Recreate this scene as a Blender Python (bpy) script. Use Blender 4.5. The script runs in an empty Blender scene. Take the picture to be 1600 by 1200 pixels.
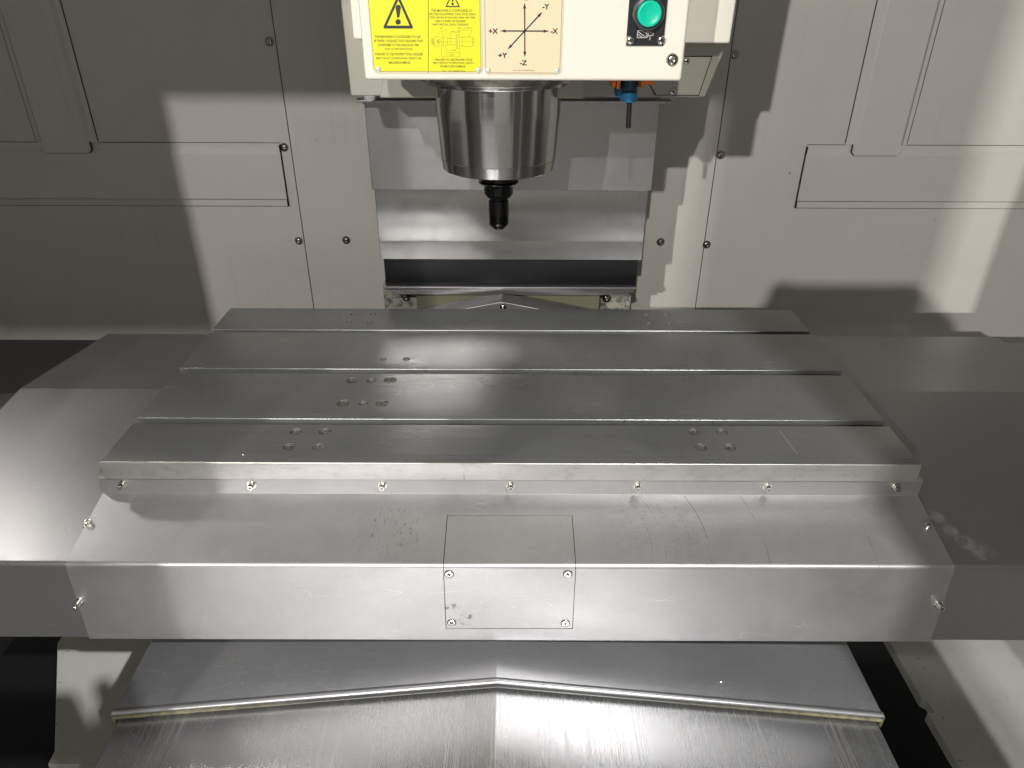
import bpy, bmesh, math, random
from mathutils import Vector, Matrix
random.seed(7)
rad = math.radians
sc = bpy.context.scene
C = bpy.data.collections.new('milling_machine'); sc.collection.children.link(C)

# ------------------------------------------------------------------ camera
cam_d = bpy.data.cameras.new('camera'); cam = bpy.data.objects.new('camera', cam_d); C.objects.link(cam)
cam_d.sensor_width = 36; cam_d.lens = 36*1127/1600; cam_d.clip_start = .005; cam_d.clip_end = 100
cam_d.shift_x = .00125
cam.location = (0, 0, .465)
cam.rotation_euler = (Matrix.Rotation(rad(90-29.5), 4, 'X') @ Matrix.Rotation(rad(.2), 4, 'Z')).to_euler()
sc.camera = cam
# ------------------------------------------------------------------ world, lamps, exposure
world = bpy.data.worlds.new('World'); sc.world = world; world.use_nodes = True
bg = world.node_tree.nodes['Background']; bg.inputs[0].default_value = (1, .985, .96, 1); bg.inputs[1].default_value = .12
sc.view_settings.view_transform = 'Standard'; sc.view_settings.look = 'None'
sc.view_settings.exposure = .26; sc.view_settings.gamma = 1
sc.cycles.use_denoising = True
sc.cycles.max_bounces = 8
sc.cycles.sample_clamp_indirect = 6

def area(name, loc, target, sx, sy, watts, col=(1, .97, .92), spread=180):
    d = bpy.data.lights.new(name, 'AREA'); d.shape = 'RECTANGLE'; d.size = sx; d.size_y = sy
    d.energy = watts; d.color = col; d.spread = rad(spread)
    o = bpy.data.objects.new(name, d); C.objects.link(o); o.location = loc
    o.rotation_euler = (Vector(target)-Vector(loc)).to_track_quat('-Z', 'Y').to_euler()
    return o
area('hall_lamp', (-1.75, -3.2, 1.78), (0, .9, 0), .06, .06, 104)
area('hall_lamp', (-.64, -3.2, 2.25), (-.2, 1, .1), .05, .05, 78)
area('hall_lamp', (1.02, -3.2, .86), (0, 1, .1), .04, .04, 75)
area('corner_lamp', (-1.22, 1.12, .80), (-.72, .66, -.05), .10, .10, .45, (1, .97, .92), 80)
area('work_lamp', (-.75, -.60, 1.27), (0, .7, -.3), .03, .03, 3.5, (1, .99, .96), 180)
area('work_lamp', (.60, -.60, 1.27), (0, .7, -.3), .02, .02, 34, (1, .99, .97), 180)

# ------------------------------------------------------------------ helpers
def tag(o, label=None, cat=None, group=None, kind=None):
    for k, v in (('label', label), ('category', cat), ('group', group), ('kind', kind)):
        if v: o[k] = v
    return o
def worg(o):
    v = Vector((0, 0, 0))
    while o is not None:
        v = v + o.location; o = o.parent
    return v
def thing(name, loc, label, cat, group=None):
    o = bpy.data.objects.new(name, None); C.objects.link(o); o.location = loc; o.empty_display_size = .05
    return tag(o, label, cat, group)
def obj(name, me, mat=None, parent=None, loc=None, local=False):
    """me holds world coordinates unless local"""
    o = bpy.data.objects.new(name, me); C.objects.link(o)
    if mat is not None and len(me.materials) == 0: me.materials.append(mat)
    if parent is not None:
        o.parent = parent
        if not local: me.transform(Matrix.Translation(-worg(parent)))
    if loc is not None:
        o.location = Vector(loc)-(worg(parent) if parent is not None else Vector((0, 0, 0)))
    return o
def bm_me(bm, name, smooth=None):
    bmesh.ops.recalc_face_normals(bm, faces=bm.faces)
    me = bpy.data.meshes.new(name); bm.to_mesh(me); bm.free()
    if smooth is not None:
        for p in me.polygons: p.use_smooth = True
        me.set_sharp_from_angle(angle=rad(smooth))
    return me
def addbox(bm, x0, x1, y0, y1, z0, z1, mi=0):
    vs = [bm.verts.new((x, y, z)) for x in (x0, x1) for y in (y0, y1) for z in (z0, z1)]
    for f in ((0, 1, 3, 2), (4, 6, 7, 5), (0, 4, 5, 1), (2, 3, 7, 6), (0, 2, 6, 4), (1, 5, 7, 3)):
        bm.faces.new([vs[i] for i in f]).material_index = mi
    return vs
def box(name, x0, x1, y0, y1, z0, z1, mat, parent=None, bev=.001, seg=2):
    bm = bmesh.new(); addbox(bm, x0, x1, y0, y1, z0, z1)
    if bev: bmesh.ops.bevel(bm, geom=bm.edges[:], offset=bev, segments=seg, affect='EDGES', profile=.5)
    return wn(obj(name, bm_me(bm, name, 50), mat, parent))
def wn(o):
    m = o.modifiers.new('normals', 'WEIGHTED_NORMAL'); m.keep_sharp = True; m.weight = 100
    return o
def prism(name, poly, a0, a1, mat, parent=None, axis='X', bev=.0008, seg=2):
    """closed polygon (two coords) extruded along axis; X: poly=(y,z), Y: poly=(x,z), Z: poly=(x,y)"""
    m = {'X': lambda p, a: (a, p[0], p[1]), 'Y': lambda p, a: (p[0], a, p[1]), 'Z': lambda p, a: (p[0], p[1], a)}[axis]
    bm = bmesh.new()
    A = [bm.verts.new(m(p, a0)) for p in poly]; B = [bm.verts.new(m(p, a1)) for p in poly]
    n = len(poly)
    bm.faces.new(A); bm.faces.new(B[::-1])
    for i in range(n): bm.faces.new((A[i], A[(i+1) % n], B[(i+1) % n], B[i]))
    bmesh.ops.recalc_face_normals(bm, faces=bm.faces)
    if bev: bmesh.ops.bevel(bm, geom=bm.edges[:], offset=bev, segments=seg, affect='EDGES', profile=.5)
    return wn(obj(name, bm_me(bm, name, 50), mat, parent))
def arc(c, r, a0, a1, n=6):
    return [(c[0]+r*math.cos(rad(a0+(a1-a0)*i/n)), c[1]+r*math.sin(rad(a0+(a1-a0)*i/n))) for i in range(n+1)]
def fillet(pts, r, n=5):
    """round the inner corners of an open polyline"""
    out = [pts[0]]
    for i in range(1, len(pts)-1):
        p = Vector(pts[i]); a = (Vector(pts[i-1])-p); b = (Vector(pts[i+1])-p)
        rr = r if not isinstance(r, (list, tuple)) else r[i-1]
        if rr <= 0: out.append(tuple(p)); continue
        ang = a.angle(b); t = min(rr/math.tan(ang/2), a.length*.45, b.length*.45)
        a.normalize(); b.normalize()
        s, e = p+a*t, p+b*t
        for k in range(n+1):
            u = k/n
            out.append(tuple(s*(1-u)**2+p*2*u*(1-u)+e*u*u))
    out.append(pts[-1]); return out
def sheet(name, prof, ts, mat, parent, axis='X', thick=.0015, skip=None, warp=None, smooth=30, sub=1):
    """folded sheet metal: an open profile swept along an axis through stations ts"""
    m = {'X': lambda p, a: (a, p[0], p[1]), 'Y': lambda p, a: (p[0], a, p[1]), 'Z': lambda p, a: (p[0], p[1], a)}[axis]
    bm = bmesh.new()
    g = [[bm.verts.new(warp(m(p, t)) if warp else m(p, t)) for p in prof] for t in ts]
    for i in range(len(ts)-1):
        for j in range(len(prof)-1):
            if skip and skip(i, j): continue
            bm.faces.new((g[i][j], g[i+1][j], g[i+1][j+1], g[i][j+1]))
    for v in [v for v in bm.verts if not v.link_faces]: bm.verts.remove(v)
    me = bpy.data.meshes.new(name); bm.to_mesh(me); bm.free()
    for p in me.polygons: p.use_smooth = True
    me.set_sharp_from_angle(angle=rad(smooth))
    o = obj(name, me, mat, parent)
    s = o.modifiers.new('thickness', 'SOLIDIFY'); s.thickness = thick; s.offset = -1 if thick > 0 else 1; s.thickness = abs(thick)
    return wn(o)
def lathe_me(name, prof, seg=32, hexsock=None, smooth=35, cross=False):
    """profile (r,h) turned round local Z; points listed in hexsock become six-sided"""
    bm = bmesh.new(); rings = []
    for k, (r, h) in enumerate(prof):
        if r == 0: rings.append([bm.verts.new((0, 0, h))]); continue
        ring = []
        for i in range(seg):
            a = 2*math.pi*i/seg; rr = r
            if hexsock and k in hexsock:
                b = (a % (math.pi/3))-math.pi/6; rr = r*math.cos(math.pi/6)/math.cos(b)
            ring.append(bm.verts.new((rr*math.cos(a), rr*math.sin(a), h)))
        rings.append(ring)
    for A, B in zip(rings, rings[1:]):
        if len(A) == 1 and len(B) == 1: continue
        for i in range(seg):
            j = (i+1) % seg
            if len(B) == 1: bm.faces.new((A[i], A[j], B[0]))
            elif len(A) == 1: bm.faces.new((A[0], B[j], B[i]))
            else: bm.faces.new((A[i], A[j], B[j], B[i]))
    if cross:
        for ax in (0, 1):
            l, w, h = cross, cross*.28, prof[-1][1]+.00015
            vs = addbox(bm, -l if ax else -w, l if ax else w, -w if ax else -l, w if ax else l, h-.0004-ax*.00004, h-ax*.00004, 1)
    return bm_me(bm, name, smooth)
def place(name, me, parent, loc, n=(0, -1, 0), roll=0, mats=None):
    o = obj(name, me, None, parent, loc, local=True)
    q = Vector(n).to_track_quat('Z', 'Y')
    o.rotation_euler = (q.to_matrix().to_4x4() @ Matrix.Rotation(roll, 4, 'Z')).to_euler()
    return o

# ------------------------------------------------------------------ materials
class NT:
    def __init__(s, name):
        s.m = bpy.data.materials.new(name); s.m.use_nodes = True; s.t = s.m.node_tree; s.b = s.t.nodes['Principled BSDF']
        s.pos = s.n('ShaderNodeNewGeometry').outputs['Position']
        s._xyz = None
    def n(s, k, **kw):
        x = s.t.nodes.new(k)
        for a, b in kw.items(): setattr(x, a, b)
        return x
    def l(s, a, b): s.t.links.new(a, b)
    def put(s, sock, v):
        if isinstance(v, bpy.types.NodeSocket): s.l(v, sock)
        else: sock.default_value = v
    def math(s, op, a, b=0, c=0, clamp=False):
        x = s.n('ShaderNodeMath', operation=op, use_clamp=clamp)
        for i, v in enumerate((a, b, c)): s.put(x.inputs[i], v)
        return x.outputs[0]
    def xyz(s):
        if s._xyz is None:
            x = s.n('ShaderNodeSeparateXYZ'); s.l(s.pos, x.inputs[0]); s._xyz = x.outputs
        return s._xyz
    def noise(s, scale=(1, 1, 1), sc=1, detail=4, rough=.55, off=(0, 0, 0), vec=None):
        mp = s.n('ShaderNodeMapping'); s.l(vec or s.pos, mp.inputs[0]); mp.inputs['Scale'].default_value = scale; mp.inputs['Location'].default_value = off
        x = s.n('ShaderNodeTexNoise'); s.l(mp.outputs[0], x.inputs['Vector']); x.inputs['Scale'].default_value = sc
        x.inputs['Detail'].default_value = detail; x.inputs['Roughness'].default_value = rough
        return x.outputs['Fac']
    def ramp(s, v, a, b, lo=0, hi=1):
        x = s.n('ShaderNodeMapRange'); x.interpolation_type = 'SMOOTHSTEP'
        s.put(x.inputs[0], v)
        for i, q in ((1, a), (2, b), (3, lo), (4, hi)): x.inputs[i].default_value = q
        return x.outputs[0]
    def mix(s, f, a, b):
        x = s.n('ShaderNodeMix', data_type='RGBA'); s.put(x.inputs[0], f); s.put(x.inputs[6], a); s.put(x.inputs[7], b); return x.outputs[2]
    def blob(s, cx, cy, rx, ry, ax='xy'):
        """soft elliptical region mask"""
        X = s.xyz(); i, j = {'xy': (0, 1), 'xz': (0, 2)}[ax]
        a = s.math('MULTIPLY', s.math('SUBTRACT', X[i], cx), 1/rx); b = s.math('MULTIPLY', s.math('SUBTRACT', X[j], cy), 1/ry)
        r = s.math('ADD', s.math('MULTIPLY', a, a), s.math('MULTIPLY', b, b))
        return s.ramp(r, .2, 1, 1, 0)
    def bump(s, h, strength=.1, dist=.001):
        x = s.n('ShaderNodeBump'); s.l(h, x.inputs['Height']); x.inputs['Strength'].default_value = strength; x.inputs['Distance'].default_value = dist
        s.l(x.outputs[0], s.b.inputs['Normal']); return x
def col(v): return (*v, 1)

def steel(name, base=(.56, .55, .53), rough=.34, grain=(4, 260, 60), gs=.10, cs=.12, mott=.06, bump=.05, extra=None, scratch=.5, sdir=(1, 30, 30), aniso=0, metallic=1):
    s = NT(name); b = s.b
    b.inputs['Metallic'].default_value = metallic
    g = s.noise(grain, 1, 3, .6)                         # machining grain
    g2 = s.noise(tuple(v*3.1 for v in grain), 1, 2, .6, (3, 1, 7))
    big = s.noise((1, 1, 1), 9, 4, .6, (2, 5, 1))        # oily mottling
    fine = s.noise((1, 1, 1), 420, 2, .6)
    gg = s.math('ADD', s.math('MULTIPLY', g, .6), s.math('MULTIPLY', g2, .4))
    k = s.math('ADD', s.math('MULTIPLY', s.math('SUBTRACT', gg, .5), cs*2), 1)
    k = s.math('ADD', k, s.math('MULTIPLY', s.math('SUBTRACT', big, .5), mott*2))
    k = s.math('ADD', k, s.math('MULTIPLY', s.math('SUBTRACT', fine, .5), .08))
    # thin bright scratches
    sv = s.noise(sdir, 6, 1, .5, (9, 4, 2)); sm = s.noise((1, 1, 1), 14, 2, .5, (5, 5, 5))
    line = s.math('MULTIPLY', s.ramp(s.math('ABSOLUTE', s.math('SUBTRACT', sv, .5)), 0, .006, 1, 0), s.ramp(sm, .56, .66))
    c = s.n('ShaderNodeVectorMath', operation='SCALE'); c.inputs[0].default_value = base; s.l(k, c.inputs['Scale'])
    colr = s.mix(s.math('MULTIPLY', line, scratch*.35), c.outputs[0], (.85, .85, .83, 1))
    r = s.math('ADD', s.math('MULTIPLY', s.math('SUBTRACT', gg, .5), gs*2), rough)
    r = s.math('ADD', r, s.math('MULTIPLY', s.math('SUBTRACT', big, .5), .16))
    if extra: colr, r = extra(s, colr, r)
    s.put(b.inputs['Base Color'], colr); s.put(b.inputs['Roughness'], r)
    h = s.math('SUBTRACT', gg, s.math('MULTIPLY', line, .8))
    if bump: s.bump(h, bump, .0006)
    if aniso:
        b.inputs['Anisotropic'].default_value = aniso; b.inputs['Anisotropic Rotation'].default_value = .25
        tg = s.n('ShaderNodeTangent', direction_type='RADIAL', axis='Z'); s.l(tg.outputs[0], b.inputs['Tangent'])
    return s.m

def table_wear(s, c, r):
    X = s.xyz()
    # rust pits on the front edge below the second slot and stains elsewhere
    sp = s.ramp(s.noise((1, 1, 1), 260, 3, .7, (1, 2, 3)), .57, .66)
    m = s.blob(.03, .866, .12, .018); m2 = s.blob(.19, .738, .11, .016)
    w = s.math('MULTIPLY', sp, s.math('MAXIMUM', m, m2, clamp=True))
    front = s.ramp(X[1], .6435, .6475, 1, 0)
    dr = s.ramp(s.noise((150, 20, 9), 1, 2, .5, (4, 0, 0)), .68, .74)
    w2 = s.math('MULTIPLY', s.math('MULTIPLY', dr, front), s.blob(-.12, -.01, .13, .03, 'xz'))
    st = s.math('MULTIPLY', s.math('MULTIPLY', s.ramp(s.noise((1, 1, 1.6), 60, 5, .7, (7, 2, 0)), .5, .68), front), .35)
    w = s.math('MAXIMUM', s.math('MAXIMUM', w, w2), st)
    c = s.mix(s.math('MULTIPLY', front, .7), c, (.62, .605, .565, 1)); r = s.math('ADD', r, s.math('MULTIPLY', front, .12))
    c = s.mix(s.math('MULTIPLY', w, .75), c, (.07, .06, .05, 1))
    # faint handling marks: rings and hazy strokes
    rr = s.math('SQRT', s.math('ADD', s.math('POWER', s.math('SUBTRACT', X[0], -.037), 2), s.math('POWER', s.math('MULTIPLY', s.math('SUBTRACT', X[1], .935), 1.0), 2)))
    ring = s.math('MULTIPLY', s.ramp(s.math('ABSOLUTE', s.math('SUBTRACT', rr, .012)), 0, .0012, 1, 0), s.ramp(s.noise((1, 1, 1), 90, 2, .5), .4, .6))
    haze = s.ramp(s.noise((5, 1.6, 1), 5, 6, .72, (3, 8, 0)), .5, .75)
    c = s.mix(s.math('MULTIPLY', ring, .3), c, (.8, .8, .78, 1))
    r = s.math('ADD', r, s.math('MULTIPLY', haze, .09))
    X = s.xyz()
    # one long light scratch right of centre
    lx = s.math('ADD', s.math('MULTIPLY', s.math('SUBTRACT', X[1], .70), -.09), .318)
    sc1 = s.math('MULTIPLY', s.ramp(s.math('ABSOLUTE', s.math('SUBTRACT', X[0], lx)), 0, .0007, 1, 0), s.ramp(s.math('ABSOLUTE', s.math('SUBTRACT', X[1], .69)), .022, .027, 1, 0))
    c = s.mix(s.math('MULTIPLY', sc1, .5), c, (.85, .85, .8, 1))
    return c, r
def apron_wear(s, c, r):
    X = s.xyz()
    top = s.ramp(X[2], -.072, -.069)
    # swept arc scratches round a point left of the hatch
    rr = s.math('SQRT', s.math('ADD', s.math('POWER', s.math('SUBTRACT', X[0], -.02), 2), s.math('POWER', s.math('MULTIPLY', s.math('SUBTRACT', X[1], .585), 1.3), 2)))
    cmb = s.n('ShaderNodeCombineXYZ'); s.l(rr, cmb.inputs[0])
    arcn = s.noise((1, 1, 1), 900, 2, .8, vec=cmb.outputs[0])
    brk = s.noise((1, 2.2, 1), 110, 3, .7, (1, 1, 4))
    a = s.math('MULTIPLY', s.math('MULTIPLY', s.ramp(arcn, .50, .62), s.ramp(brk, .42, .6)), s.blob(.155, .605, .075, .062))
    # isolated longer arcs
    one = s.ramp(s.math('ABSOLUTE', s.math('SUBTRACT', rr, .232)), 0, .0009, 1, 0)
    two = s.ramp(s.math('ABSOLUTE', s.math('SUBTRACT', rr, .292)), 0, .0007, 1, 0)
    thr = s.ramp(s.math('ABSOLUTE', s.math('SUBTRACT', rr, .405)), 0, .0009, 1, 0)
    right = s.ramp(X[0], .12, .16)
    right = s.math('MULTIPLY', right, s.ramp(X[1], .648, .651, 1, 0))
    lines = s.math('MULTIPLY', s.math('MULTIPLY', s.math('MAXIMUM', s.math('MAXIMUM', one, two), thr), right), s.ramp(s.noise((1, 1, 1), 26, 3, .6, (6, 1, 1)), .42, .52))
    a = s.math('MAXIMUM', a, s.math('MULTIPLY', lines, .9))
    sm = s.math('MULTIPLY', s.ramp(s.noise((2.4, 1, 1), 95, 4, .75, (0, 3, 1)), .55, .68), s.blob(-.135, .60, .06, .045))
    a = s.math('MULTIPLY', s.math('MAXIMUM', a, sm), top)
    # smudge on the hatch front
    sp = s.ramp(s.noise((1, 1, 1), 150, 5, .75, (2, 1, 9)), .5, .62)
    b1 = s.math('MULTIPLY', sp, s.math('MAXIMUM', s.blob(-.048, -.143, .011, .014, 'xz'), s.blob(-.068, -.126, .02, .006, 'xz')))
    a = s.math('MAXIMUM', a, b1)
    grit = s.math('MULTIPLY', s.ramp(s.noise((1, 1, 1), 520, 2, .6, (8, 8, 8)), .66, .72), .4)
    a = s.math('MAXIMUM', a, grit)
    c = s.mix(s.math('MULTIPLY', a, .7), c, (.10, .095, .09, 1))
    cloud = s.ramp(s.noise((1, 1, 1.5), 12, 6, .6, (4, 4, 4)), .35, .7)
    r = s.math('ADD', r, s.math('MULTIPLY', cloud, .07))
    r = s.math('ADD', r, s.math('MULTIPLY', a, .2))
    return c, r
def cover_wear(s, c, r):
    # long sliding scratches along the travel, heavier in bands
    a = s.noise((520, 5, 1), 1, 2, .75, (1, 2, 0)); m = s.noise((26, 3, 1), 1, 2, .5, (7, 0, 0))
    f = s.math('MULTIPLY', s.ramp(a, .53, .62), s.ramp(m, .38, .6))
    c = s.mix(s.math('MULTIPLY', f, .22), c, (.80, .79, .77, 1))
    r = s.math('ADD', r, s.math('MULTIPLY', f, .10))
    return c, r
def swirl_wear(s, c, r):
    a = s.noise((20, 130, 1), 1, 3, .6, (1, 2, 0), vec=None); wv = s.noise((3, 9, 1), 3, 2, .5, (2, 0, 0))
    f = s.math('MULTIPLY', s.ramp(s.math('ABSOLUTE', s.math('SUBTRACT', a, .5)), 0, .012, 1, 0), s.ramp(wv, .5, .62))
    c = s.mix(s.math('MULTIPLY', f, .4), c, (.82, .82, .8, 1))
    grit = s.ramp(s.noise((1, 1, 1), 430, 2, .6, (8, 3, 8)), .68, .74)
    c = s.mix(s.math('MULTIPLY', grit, .5), c, (.1, .1, .1, 1))
    return c, r
def rub_wear(s, c, r):
    # vertical wiping marks
    a = s.noise((330, 1, 5), 1, 2, .7, (1, 2, 0)); m = s.noise((14, 1, 4), 1, 2, .5, (7, 0, 0))
    f = s.math('MULTIPLY', s.ramp(a, .5, .64), s.ramp(m, .42, .62))
    c = s.mix(s.math('MULTIPLY', f, .2), c, (.30, .29, .28, 1))
    r = s.math('ADD', r, s.math('MULTIPLY', f, .04))
    return c, r
def chips_wear(s, c, r):
    # row of round suction marks on the right cover beside the front cover
    for cx, cy, rr_ in ((.478, .632, .011), (.484, .612, .010), (.492, .594, .013), (.497, .577, .009), (.510, .583, .012)):
        X = s.xyz(); q = s.math('SQRT', s.math('ADD', s.math('POWER', s.math('SUBTRACT', X[0], cx), 2), s.math('POWER', s.math('SUBTRACT', X[1], cy), 2)))
        f = s.math('MULTIPLY', s.ramp(q, rr_*.55, rr_, 1, .0), s.ramp(s.noise((1, 1, 1), 70, 3, .6), .35, .6))
        c = s.mix(s.math('MULTIPLY', f, .42), c, (.6, .6, .6, 1)); r = s.math('ADD', r, s.math('MULTIPLY', f, .15))
    grit = s.ramp(s.noise((1, 1, 1), 330, 2, .6, (8, 3, 8)), .72, .76)
    c = s.mix(s.math('MULTIPLY', grit, .5), c, (.7, .7, .7, 1))
    return c, r
def coolant(s, c, r):
    f = s.ramp(s.noise((1, 1, 1), 330, 4, .8, (8, 3, 8)), .45, .6)
    c = s.mix(f, c, (.035, .03, .025, 1))
    return c, s.math('ADD', r, s.math('MULTIPLY', f, .2))

M_table = steel('ground_table_steel', (.225, .227, .226), .30, (5, 330, 330), .09, .24, .09, .03, table_wear, .6, (1, 26, 26), 0, .72)
M_apron = steel('satin_cover_steel', (.36, .356, .36), .38, (60, 60, 60), .04, .08, .10, .03, apron_wear, .7, (2.2, 9, 9), 0, .76)
M_side = steel('dark_cover_steel', (.27, .262, .268), .38, (70, 70, 70), .05, .05, .06, .02, chips_wear, .5, (3, 8, 8), 0, .80)
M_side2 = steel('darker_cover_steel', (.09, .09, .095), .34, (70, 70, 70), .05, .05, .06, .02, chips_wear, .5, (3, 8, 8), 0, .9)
M_cover = steel('scratched_cover_steel', (.45, .45, .46), .27, (300, 6, 30), .05, .06, .07, .03, cover_wear, .4, (30, 1, 30), 0, .9)
M_cover2 = steel('swirled_cover_steel', (.44, .44, .455), .36, (40, 40, 40), .05, .05, .09, .02, swirl_wear, .8, (4, 14, 14), 0, .78)
M_plate = steel('satin_column_steel', (.37, .365, .375), .40, (50, 50, 50), .05, .04, .05, .02, None, .2, (6, 6, 6))
M_plate2 = steel('rubbed_column_steel', (.38, .375, .38), .13, (180, 6, 5), .04, .04, .05, .015, rub_wear, .2, (20, 6, 1))
M_plate3 = steel('dark_column_steel', (.028, .028, .03), .42, (50, 50, 50), .05, .04, .05, .02, None, .1, (6, 6, 6))
M_spin = steel('turned_spindle_steel', (.47, .47, .475), .17, (6, 6, 420), .05, .12, .05, .03, None, .4, (9, 9, 30), .85)
M_bolt = steel('bolt_steel', (.72, .70, .66), .18, (90, 90, 90), .06, .1, .1, .02, None, 0)
M_boltd = steel('oily_bolt_steel', (.42, .40, .36), .22, (90, 90, 90), .06, .2, .2, .02, None, 0)
M_plug = steel('oily_plug_steel', (.17, .165, .15), .5, (200, 200, 200), .1, .3, .3, .05, coolant, 0, (1, 1, 1), 0, .6)
M_black = steel('black_oxide', (.035, .035, .037), .26, (8, 8, 300), .08, .2, .1, .04, None, .2)

def paint(name, base, rough=.45, dirt=.2, stain=None, speck=True):
    s = NT(name); b = s.b
    big = s.noise((1, 1, 1), 5, 5, .6); fine = s.noise((1, 1, 1), 600, 2, .6)
    spk = s.ramp(s.noise((1, 1, 1), 75, 2, .5, (3, 3, 3)), .79, .81)
    c = s.mix(s.math('MULTIPLY', s.ramp(big, .4, .75), dirt), col(base), col(tuple(v*.78 for v in base)))
    if speck: c = s.mix(s.math('MULTIPLY', spk, .75), c, (.12, .09, .06, 1))
    if stain: c = stain(s, c)
    if speck:      # thin dried coolant runs and rubbed patches
        run = s.math('MULTIPLY', s.ramp(s.noise((55, 55, 2.2), 1, 4, .65, (2, 7, 1)), .55, .75), s.ramp(s.noise((1, 1, 1), 3.5, 3, .6, (5, 2, 2)), .42, .62))
        c = s.mix(s.math('MULTIPLY', run, .22), c, (.30, .27, .20, 1))
        wipe = s.ramp(s.noise((4, 4, 11), 1, 5, .75, (1, 9, 4)), .52, .72)
        c = s.mix(s.math('MULTIPLY', wipe, .10), c, (.40, .38, .32, 1))
    s.put(b.inputs['Base Color'], c)
    s.put(b.inputs['Roughness'], s.math('ADD', s.math('MULTIPLY', s.math('SUBTRACT', big, .5), .2), rough))
    s.bump(fine, .05, .0004)
    return s.m
def foot_stain(s, c):
    f = s.ramp(s.noise((1, 1, 1), 90, 5, .75, (1, 1, 1)), .48, .56)
    X = s.xyz(); m = s.ramp(s.math('ADD', X[2], s.math('MULTIPLY', s.noise((1, 1, 1), 20, 3, .6), .05)), -.012, .0, 1, 0)
    c = s.mix(s.math('MULTIPLY', f, m), c, (.13, .13, .12, 1))
    return c
def floor_stain(s, c):
    a = s.noise((40, 90, 1), 1, 3, .6, (1, 2, 0)); m = s.noise((1, 1, 1), 7, 2, .5, (7, 0, 0))
    f = s.math('MULTIPLY', s.ramp(a, .66, .70), s.ramp(m, .5, .6))
    return s.mix(s.math('MULTIPLY', f, .6), c, (.15, .14, .12, 1))
M_wall = paint('grey_cream_paint', (.58, .562, .522), .42, .25)
M_cream = paint('cream_paint', (.88, .855, .76), .35, .06, None, False)
M_cast = paint('casting_paint', (.36, .35, .30), .45, .3, foot_stain)
M_foot = paint('chipped_foot_paint', (.15, .145, .10), .45, .3, foot_stain)
M_floor = paint('pan_paint', (.84, .84, .80), .4, .1, floor_stain)

def flat(name, base, rough=.5, metallic=0, spec=.5, bump=0):
    s = NT(name); b = s.b
    n = s.noise((1, 1, 1), 60, 3, .6)
    c = s.mix(s.math('MULTIPLY', n, .25), col(base), col(tuple(v*.8 for v in base)))
    s.put(b.inputs['Base Color'], c); b.inputs['Roughness'].default_value = rough; b.inputs['Metallic'].default_value = metallic
    b.inputs['Specular IOR Level'].default_value = spec
    return s.m
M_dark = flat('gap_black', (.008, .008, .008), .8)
M_yellow = flat('sign_yellow', (.90, .86, .03), .35)
M_tan = flat('sign_tan', (.93, .76, .52), .35)
M_edge = flat('sign_clear_border', (.80, .76, .55), .3)
M_ink = flat('sign_ink', (.02, .02, .02), .45)
M_ink2 = flat('sign_fine_ink', (.10, .09, .01), .45)
M_ink3 = flat('sign_drawing_ink', (.42, .38, .03), .45)
M_inkb = flat('sign_brown_ink', (.16, .13, .11), .45)
M_brown = flat('sign_brown_line', (.45, .33, .2), .45)
M_rivet = flat('rivet', (.88, .86, .80), .3, .3)
M_btn = flat('green_plastic', (.0, .62, .40), .3)
M_btnring = flat('ring_plastic', (.05, .05, .055), .25)
M_btnplate = flat('black_plate', (.015, .017, .022), .3)
M_white = flat('white_print', (.8, .8, .78), .5)
M_orange = flat('orange_anodised', (.85, .20, .02), .35, .2)
M_blue = flat('blue_plastic', (.01, .11, .24), .3)
M_bluedk = flat('dark_blue_plastic', (.01, .05, .09), .25)
M_rubber = flat('black_rubber', (.01, .01, .01), .35)
M_skin = flat('skin', (.5, .32, .24), .5)
M_hall = flat('hall_concrete', (.16, .16, .155), .6)
M_cloth = flat('dark_cloth', (.03, .035, .05), .9)

# ------------------------------------------------------------------ screw meshes
me_cap = lathe_me('cap_screw', [(0, 0), (.0052, 0), (.0052, .0065), (.0048, .0072), (.0030, .0072), (.0029, .0071), (.0027, .0035), (0, .0033)], 30, (4, 5, 6))
me_cap.materials.append(M_bolt)
me_washer = lathe_me('washer', [(.0085, 0), (.0085, .0012), (.0082, .0016), (.0053, .0016)], 32); me_washer.materials.append(M_bolt)
me_btnh = lathe_me('button_screw', [(.0058, 0), (.0057, .0012), (.0050, .0026), (.0036, .0036), (.0026, .0038), (.0024, .0037), (.0022, .0012), (0, .001)], 30, (4, 5, 6))
me_btnh.materials.append(M_boltd)
me_washd = lathe_me('washer', [(.0078, 0), (.0078, .0010), (.0075, .0014), (.0054, .0014)], 32); me_washd.materials.append(M_boltd)
me_phil = lathe_me('cross_screw', [(.0042, 0), (.0042, .0003), (.0038, .0008), (0, .0010)], 28, None, 35, .0022)
me_phil.materials.append(M_bolt); me_phil.materials.append(M_dark)
me_ring = lathe_me('recess_ring', [(.0050, 0), (.0050, .00025), (.0043, .00025)], 28); me_ring.materials.append(M_dark)
me_rivet = lathe_me('rivet', [(.0028, 0), (.0027, .0006), (.0018, .0013), (.0006, .0016), (0, .0016)], 22, None, 40, False); me_rivet.materials.append(M_rivet)
me_rdot = lathe_me('rivet_centre', [(.0007, 0), (.0006, .0003), (0, .0003)], 12); me_rdot.materials.append(M_ink)
me_panh = lathe_me('pan_screw', [(.0042, 0), (.0041, .001), (.0034, .0022), (.0018, .0028), (0, .0029)], 26, None, 45, .0020); me_panh.materials.append(M_bolt); me_panh.materials.append(M_dark)

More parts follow.
